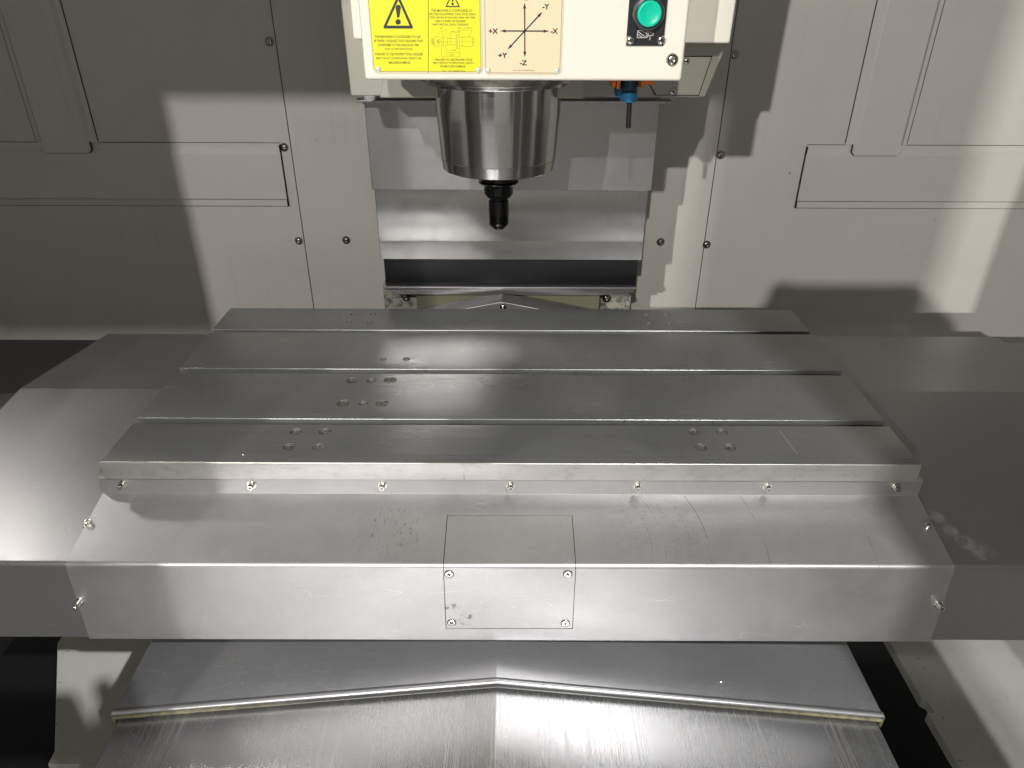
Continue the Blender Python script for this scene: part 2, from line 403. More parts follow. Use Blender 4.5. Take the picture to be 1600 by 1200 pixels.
def wall_screw(parent, x, y, z, n=(0, -1, 0)):
    s = place('screw', me_btnh, parent, (x, y, z), n, random.random()*3)
    w = obj('washer', me_washd, None, s, None, local=True)
    return s
def cap_bolt(parent, loc, n, k=.64):
    s = place('bolt', me_cap, parent, Vector(loc)+Vector(n)*.0014, n, random.random()*3)
    w = obj('washer', me_washer, None, s, None, local=True); w.location = (0, 0, -.0014); s.scale = (k, k, .85)
    return s

# ------------------------------------------------------------------ enclosure: rear wall
W = 1.35
def panel(x0, x1, z0, z1, label):
    t = thing('wall_panel', ((x0+x1)/2, W, z0), label, 'wall panel', 'painted sheet panels of the rear wall')
    box('sheet', x0, x1, W, W+.002, z0, z1, M_wall, t, .0007)
    return t
pl = panel(-1.30, -.4012, -.64, .85, 'grey cream rear wall panel left of the spindle with a raised rail and upright channel')
pc = panel(-.3998, .3733, -.64, .85, 'plain grey cream rear wall panel behind the spindle and column covers')
pr = panel(.3747, 1.30, -.64, .85, 'grey cream rear wall panel right of the spindle with a raised rail and upright channel')
box('seam_backing', -.43, .41, W+.0035, W+.006, -.64, .85, M_dark, pc, 0)
for x, z in ((-.4113, .3668), (-.4126, .1932), (-.4107, .0181)): wall_screw(pl, x, W, z)
wall_screw(pc, -.3189, W, .0197); wall_screw(pc, .2887, W, .0181)
for x, z in ((.3806, .3495), (.381, .1824), (.3785, .0133)): wall_screw(pr, x, W, z)

def rail(t, x0, x1):
    # lower flange, sloping step, raised face, soft step back to the upper flange
    prof = [(W-.0001, .0862), (W-.0022, .0862), (W-.0022, .0975), (W-.0075, .1005), (W-.0075, .183), (W-.0018, .191), (W-.0018, .2005), (W-.0001, .2005)]
    s = 1 if x1 > 0 else -1
    inner = x0 if s > 0 else x1
    o = sheet('rail', fillet(prof, [0, 0, .003, .003, .004, .004]), [x0, x1], M_wall, t, 'X', .0)
    o.modifiers.remove(o.modifiers['thickness'])
    # closed end cap
    bm = bmesh.new(); pts = fillet(prof, [0, 0, .003, .003, .004, .004])
    bm.faces.new([bm.verts.new((inner, p[0], p[1])) for p in pts])
    obj('rail_end', bm_me(bm, 'rail_end'), M_wall, t)
    # dark joint lines where the rail meets the wall
    box('joint', x0, x1, W-.0012, W-.0002, .0851, .0864, M_dark, t, 0)
    box('joint', x0, x1, W-.0012, W-.0002, .2004, .2013, M_dark, t, 0)
    box('joint', inner-.0009, inner+.0009, W-.0060, W-.0003, .0866, .198, M_dark, t, 0)
rail(pl, -1.30, -.4195); rail(pr, .5345, 1.30)
def channel(t, xc, fl, z0=.184):
    w = .0437
    prof = [(xc-w-.0115, W-.0001), (xc-w-.0115, W-.0020), (xc-w-.004, W-.0020), (xc-w+.003, W-.0105), (xc+w-.003, W-.0105), (xc+w+.004, W-.0020), (xc+w+.0115, W-.0020), (xc+w+.0115, W-.0001)]
    pts = fillet(prof, [0, 0, .003, .004, .004, .003])
    o = sheet('channel', pts, [.2007, .85], M_wall, t, 'Z', 0); o.modifiers.remove(o.modifiers['thickness'])
    # tongue that laps over the rail
    tp = [(xc-w-.0005, 1e9)]
    bm = bmesh.new()
    a = [(-w, .203), (-w, z0+.006), (-w+.005, z0), (w-.005, z0), (w, z0+.006), (w, .203)]
    A = [bm.verts.new((xc+p[0], W-.0108, p[1])) for p in a]; B = [bm.verts.new((xc+p[0], W-.003, p[1])) for p in a]
    bm.faces.new(A)
    for i in range(len(a)): bm.faces.new((A[i], A[(i+1) % 6], B[(i+1) % 6], B[i]))
    obj('channel_tongue', bm_me(bm, 'channel_tongue', 30), M_wall, t)
    bm = bmesh.new()
    a2 = [(-w-.0012, .203), (-w-.0012, z0+.005), (-w+.0045, z0-.0012), (w-.0045, z0-.0012), (w+.0012, z0+.005), (w+.0012, .203)]
    A = [bm.verts.new((xc+p[0], W-.0082, p[1])) for p in a2]; B = [bm.verts.new((xc+p[0], W-.0050, p[1])) for p in a2]
    bm.faces.new(A)
    for i in range(len(a2)): bm.faces.new((A[i], A[(i+1) % 6], B[(i+1) % 6], B[i]))
    obj('joint', bm_me(bm, 'joint'), M_dark, t)
    for sgn in (-1, 1):
        if sgn*fl >= 0: box('joint', xc+sgn*(w+.0121)-.0007, xc+sgn*(w+.0121)+.0007, W-.0014, W-.0003, .204, .85, M_dark, t, 0)
channel(pl, -.803, 0); channel(pr, .6585, 0)

# ------------------------------------------------------------------ enclosure: floor pan, side walls, roof, front posts
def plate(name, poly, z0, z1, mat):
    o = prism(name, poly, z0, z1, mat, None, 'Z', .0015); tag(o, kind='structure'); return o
plate('floor', [(-.8590, .948), (-.8620, 1.34), (-.30, 1.34), (-.30, -.10), (-.690, -.10), (-.690, .706), (-.7420, .706), (-.7440, .730)], -.66, -.64, M_floor)  # left edge cut along the border of the shade on the floor
plate('floor', [(.7253, .944), (.7253, 1.34), (1.30, 1.34), (1.30, -.10), (.700, -.10), (.7237, .700), (.7215, .806), (.7334, .806), (.7334, .826), (.7253, .832)], -.66, -.64, M_floor)  # inner edge and notch follow the way cover's shadow outline
plate('floor_shade', [(-1.3, -.10), (1.3, -.10), (1.3, 1.34), (-1.3, 1.34)], -1.02, -1.0, M_dark)  # black sheet added below the pan as the black floor shadows
for s, lab in ((-1, 'left'), (1, 'right')):
    bm = bmesh.new(); addbox(bm, min(s*1.3, s*1.32), max(s*1.3, s*1.32), -.14, W, -.64, .85)
    tag(obj('side_wall', bm_me(bm, 'side_wall'), M_wall), kind='structure')
def front(x0, x1, z0, z1):
    bm = bmesh.new(); addbox(bm, x0, x1, -.14, -.10, z0, z1)
    tag(obj('front_wall', bm_me(bm, 'front_wall'), M_wall), kind='structure')
front(-1.30, -.619, -.64, 1.5); front(.53, .885, -.64, 1.5); front(.965, 1.30, -.64, 1.5)
front(-.619, .53, -.64, -.17); front(-.619, .53, .923, 1.5)
bm = bmesh.new(); addbox(bm, -.268, .955, -1.56, -1.50, -.95, 1.9)  # unseen slab added to keep hall lamps off parts of the interior
tag(obj('lamp_blocker', bm_me(bm, 'lamp_blocker'), M_wall), kind='structure')
bm = bmesh.new(); addbox(bm, -6, 6, -8, -.32, -.98, -.95)
tag(obj('hall_floor', bm_me(bm, 'hall_floor'), M_hall), kind='structure')
# the phone taking the picture and the two hands that hold it
ph = box('phone', -.132, .037, -.0125, -.0045, .465-.060, .465+.018, M_dark, None, .003)
tag(ph, 'black phone held level in two hands at the front opening', 'phone')
def hand(s, xe, label):
    me = bpy.data.meshes.new('hand'); vs = []; es = []; rs = []
    def add(p, r, a=None):
        vs.append(p); rs.append(r)
        if a is not None: es.append((a, len(vs)-1))
        return len(vs)-1
    w = add((xe+s*.055, -.095, .400), .025)
    p = add((xe+s*.032, -.050, .412), .034, w); k = add((xe+s*.022, -.032, .446), .033, p)
    for i, (dz, ln) in enumerate(((.030, .030), (.014, .032), (-.004, .030), (-.022, .024))):
        a = add((xe+s*.020, -.012, .440+dz*.7), .0095, k); b = add((xe+s*.012, .006, .440+dz), .0085, a); add((xe-s*ln*(.35 if s < 0 else -.1), .010+.001*i, .440+dz+.004), .0068, b)
    t = add((xe+s*.012, -.040, .410), .0115, p); t2 = add((xe-s*.010, -.032, .412), .0095, t); add((xe-s*.030, -.026, .420), .008, t2)
    me.from_pydata(vs, es, []); o = obj('hand', me, M_skin)
    m = o.modifiers.new('skin', 'SKIN')
    for i, r in enumerate(rs): me.skin_vertices[0].data[i].radius = (r, r)
    me.skin_vertices[0].data[0].use_root = True
    u = o.modifiers.new('sub', 'SUBSURF'); u.levels = 1; u.render_levels = 2
    tag(o, label, 'hand', 'hands holding the phone')
hand(-1, -.132, 'hand gripping the left end of the black phone')
hand(1, .037, 'hand gripping the right end of the black phone')

# ------------------------------------------------------------------ column foot and rear way cover, behind the table
foot = thing('column_pedestal', (-.013, 1.2, -.64), 'cream painted column foot with chipped paint, low behind the work table', 'machine base')
box('casting', -.165, .155, 1.165, W, -.64, -.0085, M_foot, foot, .003)
box('side_plate', -.228, -.167, 1.20, W, -.64, -.012, M_cast, foot, .002)
box('side_plate', .157, .215, 1.20, W, -.64, -.012, M_cast, foot, .002)
wall_screw(foot, -.1876, 1.20, -.036); wall_screw(foot, .1713, 1.20, -.037)
rear = thing('rear_way_cover', (-.015, 1.1, -.3), 'dark gabled steel cover between the table and the column foot', 'way cover')
prism('roof', [(-.40, -.074), (-.015, .0030), (.37, -.074), (.37, -.2), (-.40, -.2)], 1.088, 1.126, M_side, rear, 'Y', .001)
wall_screw(rear, -.013, 1.0875, -.0050).scale = (.7, .7, .7)

# ------------------------------------------------------------------ column way covers
cw = thing('column_way_cover', (0, 1.2, 0), 'telescoping stainless steel cover plates stepping down behind the spindle', 'way cover')
def cplate(x0, x1, y, z0, z1, mat, name='cover_plate', label=None):
    o = box(name, x0, x1, y, W-.003, z0, z1, mat, cw, .0012)
    if label: o['label'] = label
    return o
cplate(-.2140, .2150, 1.11, .1785, .60, M_plate, label='wide upper satin plate')
prism('cover_plate', [(1.1245, .1784), (1.1245, .0935), (1.1225, .0625), (1.30, .0625), (1.30, .1784)], -.2130, .2130, M_plate2, cw, 'X', .0009)['label'] = 'middle plate with vertical rub marks'
cplate(-.2110, .2100, 1.1395, .0122, .0622, M_plate3, label='lowest plate of near black steel')
box('wiper_strip', -.2118, .2108, 1.130, 1.30, .0062, .0120, M_side, cw, .0012)
box('wiper_strip', -.2090, .2080, 1.136, 1.30, .0004, .0060, M_side, cw, .0008)
box('wiper_strip', -.2030, .2020, 1.145, 1.30, -.0085, .0002, M_side, cw, .0008)
# top bracket with hanging screws
box('top_bracket', -.222, .2280, 1.085, 1.1095, .3085, .3115, M_plate, cw, .0006)
for x in (-.212, -.098, .052, .108, .128, .2185):
    place('screw', me_panh, cw, (x, 1.098, .3083), (0, 0, -1))

# ------------------------------------------------------------------ machine head
head = thing('spindle_carrier', (0, .97, .33), 'cream painted spindle head carrying yellow warning plates and a green button', 'machine head')
prism('casting', [(-.203, .3326), (.2440, .3326), (.2630, .394), (.2658, .56), (-.205, .56)], .97, 1.105, M_cast, head, 'Y', .002)
prism('side_cover', [(-.185, .40), (.2548, .3970), (.2575, .56), (-.185, .56)], .93, .969, M_cream, head, 'Y', .0025)
prism('access_panel', [(.1856-.004, .3355), (.2363-.0015, .3355), (.2449, .3790), (.150, .3790)], .9683, .9700, M_cast, head, 'Y', .0004)
prism('panel_gap', [(.1856-.0055, .3345), (.2363-.0005, .3345), (.2462, .3802), (.150, .3802)], .9693, .9702, M_dark, head, 'Y', 0)
place('screw', me_panh, head, (.2150, .9683, .3745), (0, -1, 0)); place('screw', me_panh, head, (.2020, .9683, .3395), (0, -1, 0))
prism('nose_block', [(-.155, .3400), (.085, .3400), (.085, .44), (-.125, .44)], .90, .969, M_cast, head, 'Y', .002)
box('front_cover', -.1513, .1748, .80, .845, .3712, .60, M_cream, head, .0035, 3)
# the square head screw low at the right of the cover
s_ = place('screw', me_btnh, head, (.1626, .7995, .3916), (0, -1, 0)); s_.scale = (1.05, 1.05, 1.1)

def sx(px, py): return (px-798)*(.000625+.000029*py/113)
def sz(py): return .4444-.000578*py
YS = .7982
def quadpoly(bm, pts, y, mi=0):
    f = bm.faces.new([bm.verts.new((p[0], y, p[1])) for p in pts]); f.material_index = mi
    return f
def stroke(bm, p, q, w, y, pxy=True):
    a = Vector((sx(*p), sz(p[1]))); b = Vector((sx(*q), sz(q[1]))); d = (b-a)
    if d.length == 0: return
    n = Vector((-d.y, d.x)).normalized()*w/2
    quadpoly(bm, [a+n, b+n, b-n, a-n], y)
def rrect(x0, x1, z0, z1, r, n=6):
    out = []
    for cx, cz, a in ((x1-r, z1-r, 0), (x0+r, z1-r, 90), (x0+r, z0+r, 180), (x1-r, z0+r, 270)):
        out += [(cx+r*math.cos(rad(a+90*i/n)), cz+r*math.sin(rad(a+90*i/n))) for i in range(n+1)]
    return out
def sign(x0, x1, z0, face, line, label, rivets):
    p = prism('sign_plate', rrect(x0, x1, z0, .520, .005), .7990, .80, M_edge, head, 'Y', 0); p['label'] = label
    g = prism('sign_face', rrect(x0+.0018, x1-.0018, z0+.0018, .518, .004), .7988, .79895, face, p, 'Y', 0)
    # thin printed frame
    bm = bmesh.new(); a = rrect(x0+.0016, x1-.0016, z0+.0016, .5184, .0042); b = rrect(x0+.0022, x1-.0022, z0+.0022, .5178, .0037)
    A = [bm.verts.new((q[0], .79868, q[1])) for q in a]; B = [bm.verts.new((q[0], .79868, q[1])) for q in b]
    for i in range(len(A)): j = (i+1) % len(A); bm.faces.new((A[i], A[j], B[j], B[i]))
    obj('printed_frame', bm_me(bm, 'printed_frame'), line, p)
    for x, z in rivets:
        r = place('rivet', me_rivet, p, (x, .7987, z), (0, -1, 0))
    return p
sy = sign(-.1424, -.0296, .3778, M_yellow, M_ink3, 'yellow warning plate in two columns', ((-.1366, .3818), (-.0345, .3815)))
st = sign(-.0286, .0508, .3768, M_tan, M_brown, 'tan plate with the axis arrows', ((-.0243, .3812), (.0461, .3812)))
# text: built from font outlines, turned into mesh and laid on the plate
def text_polys(txt, off=.008):
    cu = bpy.data.curves.new('t', 'FONT'); cu.body = txt; cu.align_x = 'CENTER'; cu.size = 1; cu.resolution_u = 2; cu.offset = off
    o = bpy.data.objects.new('t', cu); C.objects.link(o)
    dg = bpy.context.evaluated_depsgraph_get(); me = bpy.data.meshes.new_from_object(o.evaluated_get(dg))
    bpy.data.objects.remove(o); bpy.data.curves.remove(cu)
    return me
def text_into(bm, txt, pxl, pxr, py, hpx, y, bold=0):
    """txt spans pxl..pxr, centred at height py, capital height hpx"""
    me = text_polys(txt, .008+bold); xs = [v.co.x for v in me.vertices]; ys = [v.co.y for v in me.vertices]
    x0, x1, y0, y1 = min(xs), max(xs), min(ys), max(ys)
    X0, X1 = sx(pxl, py), sx(pxr, py); zc = sz(py); hh = hpx*.000578
    vs = [bm.verts.new((X0+(v.co.x-x0)/(x1-x0)*(X1-X0), y, zc+((v.co.y-y0)/(y1-y0)-.5)*hh)) for v in me.vertices]
    for p in me.polygons: bm.faces.new([vs[i] for i in p.vertices])
    bpy.data.meshes.remove(me)
Y1 = .79862
bm = bmesh.new()
for t_, a, b, y in (('THIS MACHINE IS CONFIGURED TO USE', 583.5, 655, 56.5), ('40 TAPER V-FLANGE TOOL HOLDERS THAT', 582, 660, 63), ('CONFORM TO THE ANSI B5.50-1985', 588.5, 652.5, 69.5),
                    ('(CAT-V) SPECIFICATION.', 599.5, 643, 76.3), ('FAILURE TO USE PROPER TOOL HOLDER', 584.5, 659, 84), ('MAY RESULT IN PERSONAL INJURY OR', 586.5, 656.5, 91), ('MACHINE DAMAGE', 606, 639, 97.7)):
    text_into(bm, t_, a, b, y, 3.9, Y1)
for t_, a, b, y in (('THIS MACHINE IS CONFIGURED TO', 671.5, 736, 16), ('USE THE FOLLOWING TOOL STUD ONLY', 667.5, 741.5, 21.4), ('TYPE: JBP18A STANDARD MAS 403-1982', 668.5, 740, 27), ('#40 V TAPER, 45 DEGREE', 678.5, 725, 32.4),
                    ('P40T SPECIAL, INCH THREADS', 674, 730, 37.6), ('FAILURE TO USE PROPER STUD', 678, 736, 92.8), ('MAY RESULT IN PERSONAL INJURY', 675.5, 739, 98.2), ('OR MACHINE DAMAGE', 686, 725.5, 103.4), ('P/N   NV  6503B2014A', 690, 725, 111)):
    text_into(bm, t_, a, b, y, 3.6 if y < 110 else 2.4, Y1)
obj('lettering', bm_me(bm, 'lettering'), M_ink2, sy)
# warning triangles
def triangle(cx, ytop, ybot, hw, w, ex):
    bm = bmesh.new()
    def tri_ring(k):
        c = Vector((cx, (ytop+2*ybot)/3)); return [(c.x+(p[0]-c.x)*k, c.y+(p[1]-c.y)*k) for p in ((cx-hw, ybot), (cx+hw, ybot), (cx, ytop))]
    def rounded(tri, r):
        out = []
        for i in range(3):
            p = Vector(tri[i]); a = Vector(tri[i-1]); b = Vector(tri[(i+1) % 3])
            s_, e_ = p+(a-p).normalized()*r, p+(b-p).normalized()*r
            out += [tuple(s_*(1-u)**2+p*2*u*(1-u)+e_*u*u) for u in [k/5 for k in range(6)]]
        return out
    A = [bm.verts.new((sx(*p), Y1, sz(p[1]))) for p in rounded(tri_ring(1), hw*.16)]
    B = [bm.verts.new((sx(*p), Y1, sz(p[1]))) for p in rounded(tri_ring(w), .01*hw)]
    for i in range(len(A)): j = (i+1) % len(A); bm.faces.new((A[i], A[j], B[j], B[i]))
    e0, e1, ed, er = ex
    wt, wb = hw*.175, hw*.07
    top = [(cx+wt*math.cos(rad(a)), e0+wt*1.1-wt*1.1*math.sin(rad(a))) for a in range(0, 181, 20)]
    quadpoly(bm, [(sx(*p), sz(p[1])) for p in top+[(cx-wb, e1), (cx+wb, e1)]], Y1)
    quadpoly(bm, [(sx(cx+er*math.cos(rad(a)), ed+er*math.sin(rad(a))), sz(ed+er*math.sin(rad(a)))) for a in range(0, 360, 20)], Y1)
    obj('warning_triangle', bm_me(bm, 'warning_triangle'), M_ink, sy)
triangle(620, -8.5, 43.8, 24.2, .74, (7.5, 27, 33.5, 4.2))
triangle(705, -12, 10.8, 11.6, .76, (-5, 3, 6, 2.0))
# column divider
bm = bmesh.new(); stroke(bm, (666.6, -120), (667.6, 114), .0005, Y1); obj('divider_line', bm_me(bm, 'divider_line'), M_ink2, sy)
# pull-stud drawing
bm = bmesh.new(); w = .00030
def L(*pts, ww=None):
    for p, q in zip(pts, pts[1:]): stroke(bm, p, q, ww or w, Y1)
L((688, 60), (690, 56.7), (694, 56.7), (697, 60), (697, 68), (694, 71), (690, 71), (688, 68), (688, 60)); L((691, 56.7), (691, 71)); L((696.5, 59), (711, 59)); L((696.5, 69), (711, 69))
L((711, 53), (716, 53), (716, 74.5), (711, 74.5), (711, 53)); L((713, 53), (713, 74.5)); L((716, 57.5), (721, 57.5)); L((716, 70.5), (721, 70.5))
L((720.5, 56.5), (736, 56.5), (738, 59), (738, 69), (736, 71.5), (720.5, 71.5), (720.5, 56.5)); L((736, 56.5), (736, 71.5)); L((684, 64), (740, 64), ww=.0002)
L((730.5, 56), (735.5, 46), (713, 46)); L((696, 55), (696, 44)); L((692, 55), (687, 48.5)); L((687, 48.5), (695, 45)); L((701.5, 69), (701.5, 48.5), (704, 48.5))
L((688, 72), (688, 89)); L((695, 72), (695, 82)); L((716.5, 75), (716.5, 89)); L((695, 81), (716.5, 81)); L((688, 88), (716.5, 88)); L((676, 56.5), (688, 56.5)); L((676, 71), (688, 71)); L((676.5, 56.5), (676.5, 71)); L((685, 60), (685, 68))
text_into(bm, '5/8"-11UNC', 712, 735, 42.5, 3, Y1); text_into(bm, 'Ø0.394', 704, 717, 48.6, 3, Y1); text_into(bm, '1.104', 700, 710, 77.5, 3, Y1); text_into(bm, '1.550', 697.5, 707, 85, 3, Y1); text_into(bm, '45°', 686, 690, 43.5, 3, Y1)
text_into(bm, 'Ø.740', 672, 675.5, 64, 11, Y1); text_into(bm, '.490', 680.5, 683.5, 64, 8, Y1)
obj('stud_drawing', bm_me(bm, 'stud_drawing'), M_ink3, sy)
# axis arrows
bm = bmesh.new()
def arrow(p, q, hw=2.6, hl=9.5, w=.00125):
    a = Vector(p); b = Vector(q); d = (b-a).normalized(); n = Vector((-d.y, d.x))
    stroke(bm, tuple(a), tuple(b-d*hl*.8), w, Y1)
    quadpoly(bm, [(sx(*v), sz(v[1])) for v in (b, b-d*hl+n*hw, b-d*hl*.85, b-d*hl-n*hw)], Y1)
cc = (818, 47)
for q in ((779, 47), (856.5, 47), (817.6, 3.5), (818.3, 88.5), (845.5, 17.5), (791, 76.3)): arrow(cc, q)
for t_, a, b, y in (('+X', 761.5, 776.5, 47.3), ('-X', 858.5, 870, 47), ('-Y', 845.5, 856.5, 9.5), ('+Y', 776.5, 791, 85.5), ('-Z', 810.5, 822, 97.3), ('+Z', 811, 824, -4)):
    text_into(bm, t_, a, b, y, 8.2, Y1, .028)
obj('axis_diagram', bm_me(bm, 'axis_diagram'), M_ink, st)
bm = bmesh.new(); text_into(bm, 'P/N NV 6503B2014A', 801, 833, 109.5, 2.2, Y1); obj('lettering', bm_me(bm, 'lettering'), M_inkb, st)

# push button panel
bp = box('button_panel', .1145, .1520, .797, .7998, .4045, .50, M_btnplate, head, .0006); bp['label'] = 'black plate with the green push button'
for x in (.1183, .1490): place('screw', me_panh, bp, (x, .7968, .4098), (0, -1, 0))
me_ = lathe_me('bezel', [(.0155, 0), (.0155, .007), (.0148, .009), (.0125, .0095), (.0122, .006), (0, .006)], 40); o = place('bezel', me_, bp, (.1333, .797, .4335), (0, -1, 0)); me_.materials.append(M_btnring)
me_ = lathe_me('push_button', [(.0117, .0), (.0117, .0125), (.0112, .0137), (.0100, .0140), (.0085, .0134), (.004, .0127), (0, .0125)], 40, None, 60); me_.materials.append(M_btn); place('push_button', me_, bp, (.1333, .797, .4335), (0, -1, 0))
# tool clamp symbol: hatched block with a tool
bm = bmesh.new()
def wl(p, q, w=.0005, y=.7967): 
    a = Vector(p); b = Vector(q); d = b-a; n = Vector((-d.y, d.x)).normalized()*w/2
    quadpoly(bm, [a+n, b+n, b-n, a-n], y)
bx0, bx1, bz0, bz1 = .1250, .1340, .4118, .4182
for p, q in (((bx0, bz0), (bx1, bz0)), ((bx0, bz1), (bx1, bz1)), ((bx0, bz0), (bx0, bz1)), ((bx1, bz0), (bx1, bz1)), ((bx0+.0005, bz1-.001), (bx1-.001, bz0+.0006)), ((bx0+.004, bz1-.0003), (bx1-.0002, bz0+.0038)), ((bx0+.0002, bz0+.0032), (bx0+.005, bz0+.0003)),
             ((bx1+.0012, bz0), (bx1+.0012, bz1)), ((bx1+.0012, bz1-.0020), (.1405, bz1-.0020)), ((bx1+.0012, bz0+.0020), (.1405, bz0+.0020)), ((.1405, bz0+.0020), (.1405, bz1-.0020)), ((.1378, bz1+.0022), (.1378, bz1-.0024)), ((.1378, bz0-.0022), (.1378, bz0+.0024)), ((.1358, bz1-.001), (.1358, bz0+.001))):
    wl(p, q)
obj('tool_clamp_symbol', bm_me(bm, 'tool_clamp_symbol'), M_white, bp)

# ------------------------------------------------------------------ spindle and tool holder
sp = thing('spindle', (-.0165, .93, .2545), 'polished round steel spindle nose hanging under the cream head', 'spindle')
me_ = lathe_me('nose', [(0, .0), (.030, .0), (.0688, .0), (.0698, .0007), (.0715, .0130), (.0711, .0134), (.0711, .0140), (.0717, .0144), (.0752, .062), (.0760, .068), (.0762, .10), (0, .10)], 96, None, 28); me_.materials.append(M_spin); obj('nose', me_, None, sp, local=True)
me_ = lathe_me('flange', [(0, .1002), (.080, .1002), (.0868, .1002), (.0872, .1010), (.0875, .118), (0, .118)], 96, None, 30); me_.materials.append(M_spin)
fo = obj('flange', me_, None, sp, local=True)
me_ = lathe_me('upper_ring', [(0, .105), (.0955, .105), (.0958, .1056), (.0958, .118), (0, .118)], 64, None, 30); me_.materials.append(M_boltd); obj('upper_ring', me_, None, sp, local=True)
# stamped mark on the flange
me = text_polys('C07')
for v in me.vertices:
    x = -.0075+v.co.x*.0038; v.co = Vector((x, -math.sqrt(.08765**2-x*x), .1065+v.co.y*.0042))
me.materials.append(M_inkb); obj('stamped_mark', me, None, fo, local=True)
th = thing('tool_holder', (-.0165, .93, .2545), 'black tool holder held in the spindle nose with a ribbed round end', 'tool holder')
me_ = lathe_me('flange', [(.0, -.0005), (.020, -.0005), (.0205, -.0075), (.0250, -.0085), (.0262, -.0100), (.0262, -.0125), (.0225, -.0140), (.0225, -.0160), (.0255, -.0172), (.0258, -.0188), (.0210, -.0222), (0, -.0225)][::-1], 64, None, 30); me_.materials.append(M_black); obj('flange', me_, None, th, local=True)
me_ = lathe_me('collar', [(0, -.0215), (.0180, -.0218), (.0185, -.0225), (.0185, -.0330), (.0160, -.0372), (.0118, -.0380), (0, -.0382)][::-1], 64, None, 30); me_.materials.append(M_black); obj('collar', me_, None, th, local=True)
pr_ = [(0, -.037), (.0112, -.0375), (.0112, -.040), (.0128, -.0422), (.0130, -.046), (.0130, -.0615)]
for k in range(3): z = -.0618-k*.0032; pr_ += [(.0122, z-.0004), (.0122, z-.0008), (.0130, z-.0012), (.0130, z-.0026)]
pr_ += [(.0126, -.0735), (.0100, -.0765), (.0075, -.0772), (.0072, -.0795), (0, -.0795)]
me_ = lathe_me('shank', pr_[::-1], 64, None, 25); me_.materials.append(M_black); obj('shank', me_, None, th, local=True)
box('drive_key', -.0165-.0265, -.0165-.020, .915, .925, .2415, .2545, M_black, th, .001)

# ------------------------------------------------------------------ coolant nozzle at the right under the head
nz = thing('coolant_nozzle', (.1310, .87, .37), 'orange and blue valve fitting with a short black hose under the cream head', 'nozzle')
Yn = .87
def lz(name, prof, x, z, mat, axis=(0, 0, -1), seg=32, y=Yn):
    me_ = lathe_me(name, prof, seg, None, 35); me_.materials.append(mat); return place(name, me_, nz, (x, y, z), axis)
lz('body', [(0, 0), (.0095, 0), (.0098, .022), (.0098, .0285), (.0088, .0290), (0, .029)], .1318, .382, M_bluedk)
for dx, w_, zb in ((-.0185, .0042, .3575), (-.0135, .0042, .3560), (.0128, .003, .3565)):
    prism('clip_ring', rrect(.1318+dx-w_/2, .1318+dx+w_/2, zb, .385, .0012, 3), Yn-.0105, Yn+.010, M_orange, nz, 'Y', .0008)
prism('side_port', rrect(.1318+.0145, .1318+.0262, .3600, .385, .0008, 3), Yn-.007, Yn+.008, M_orange, nz, 'Y', .0006)
lz('rear_port', [(0, 0), (.0085, 0), (.0085, .008), (.006, .012), (0, .012)], .1318-.0160, .3730, M_orange, (0, 0, -1), 24, Yn+.012)
lz('rear_nut', [(.006, 0), (.0098, .001), (.0100, .0075), (.0085, .011), (0, .011)], .1318-.0055, .3570, M_blue, (0, 0, -1), 10, Yn+.006)
lz('nut', [(.0075, 0), (.0098, .0015), (.0102, .0050), (.0098, .0092), (.0078, .0125), (0, .0125)], .1325, .3535, M_blue, (0, 0, -1), 12)
lz('hose', [(0, 0), (.0029, 0), (.0029, .0355), (.0019, .0357), (.0019, .033), (0, .033)], .1335, .3485, M_rubber, (.03, 0, -1), 20)

# ------------------------------------------------------------------ work table
tb = thing('work_table', (0, .855, -.022), 'ground steel work table with three T-slots and groups of drilled holes', 'work table')
y0, y1_ = .645, 1.067; z = 0; zb = -.0225
prof = [(y0, z)]
for a, b in ((.7235, .7355), (.8495, .8625), (.9765, .9865)):
    m_ = (a+b)/2
    prof += [(a, z), (a, -.011), (m_-.013, -.011), (m_-.013, -.0185), (m_+.013, -.0185), (m_+.013, -.011), (b, -.011), (b, z)]
prof += [(y1_, z), (y1_, zb), (y0, zb)]
bm = bmesh.new()
A = [bm.verts.new((-.4505, p[0], p[1])) for p in prof]; B = [bm.verts.new((.4508, p[0], p[1])) for p in prof]; n = len(prof)
bm.faces.new(A); bm.faces.new(B[::-1])
for i in range(n): bm.faces.new((A[i], A[(i+1) % n], B[(i+1) % n], B[i]))
bmesh.ops.recalc_face_normals(bm, faces=bm.faces)
te = [e for e in bm.edges if abs(e.verts[0].co.z) < 1e-6 and abs(e.verts[1].co.z) < 1e-6]
bmesh.ops.bevel(bm, geom=te, offset=.0015, segments=4, affect='EDGES', profile=.5)
bmesh.ops.triangulate(bm, faces=[f for f in bm.faces if len(f.verts) > 4])
table = obj('table_top', bm_me(bm, 'table_top', 40), M_table, tb)
holes = [(-.2486, 1.0435, .0050), (-.2174, 1.0437, .0050), (-.2485, 1.0121, .0050), (-.217, 1.0124, .0050), (.2138, 1.045, .0050), (.2451, 1.0452, .0050), (.2123, 1.0113, .0052), (.2438, 1.0115, .0052),
         (-.1775, .8912, .0052), (-.1455, .8915, .0052), (-.2087, .8307, .0082), (-.1842, .8309, .0062), (-.1589, .8311, .0084), (-.2085, .7717, .0088), (-.1838, .7719, .0063), (-.1606, .772, .0086),
         (-.2509, .7075, .0074), (-.2172, .7077, .0074), (-.2506, .6758, .0074), (-.2173, .676, .0074), (.2149, .7091, .0070), (.248, .7093, .0070), (.216, .6774, .0070), (.2487, .6776, .0070)]
bm = bmesh.new()
for x, y, r in holes:
    bmesh.ops.create_cone(bm, cap_ends=True, segments=28, radius1=r, radius2=r, depth=.02, matrix=Matrix.Translation((x, y, .001)))
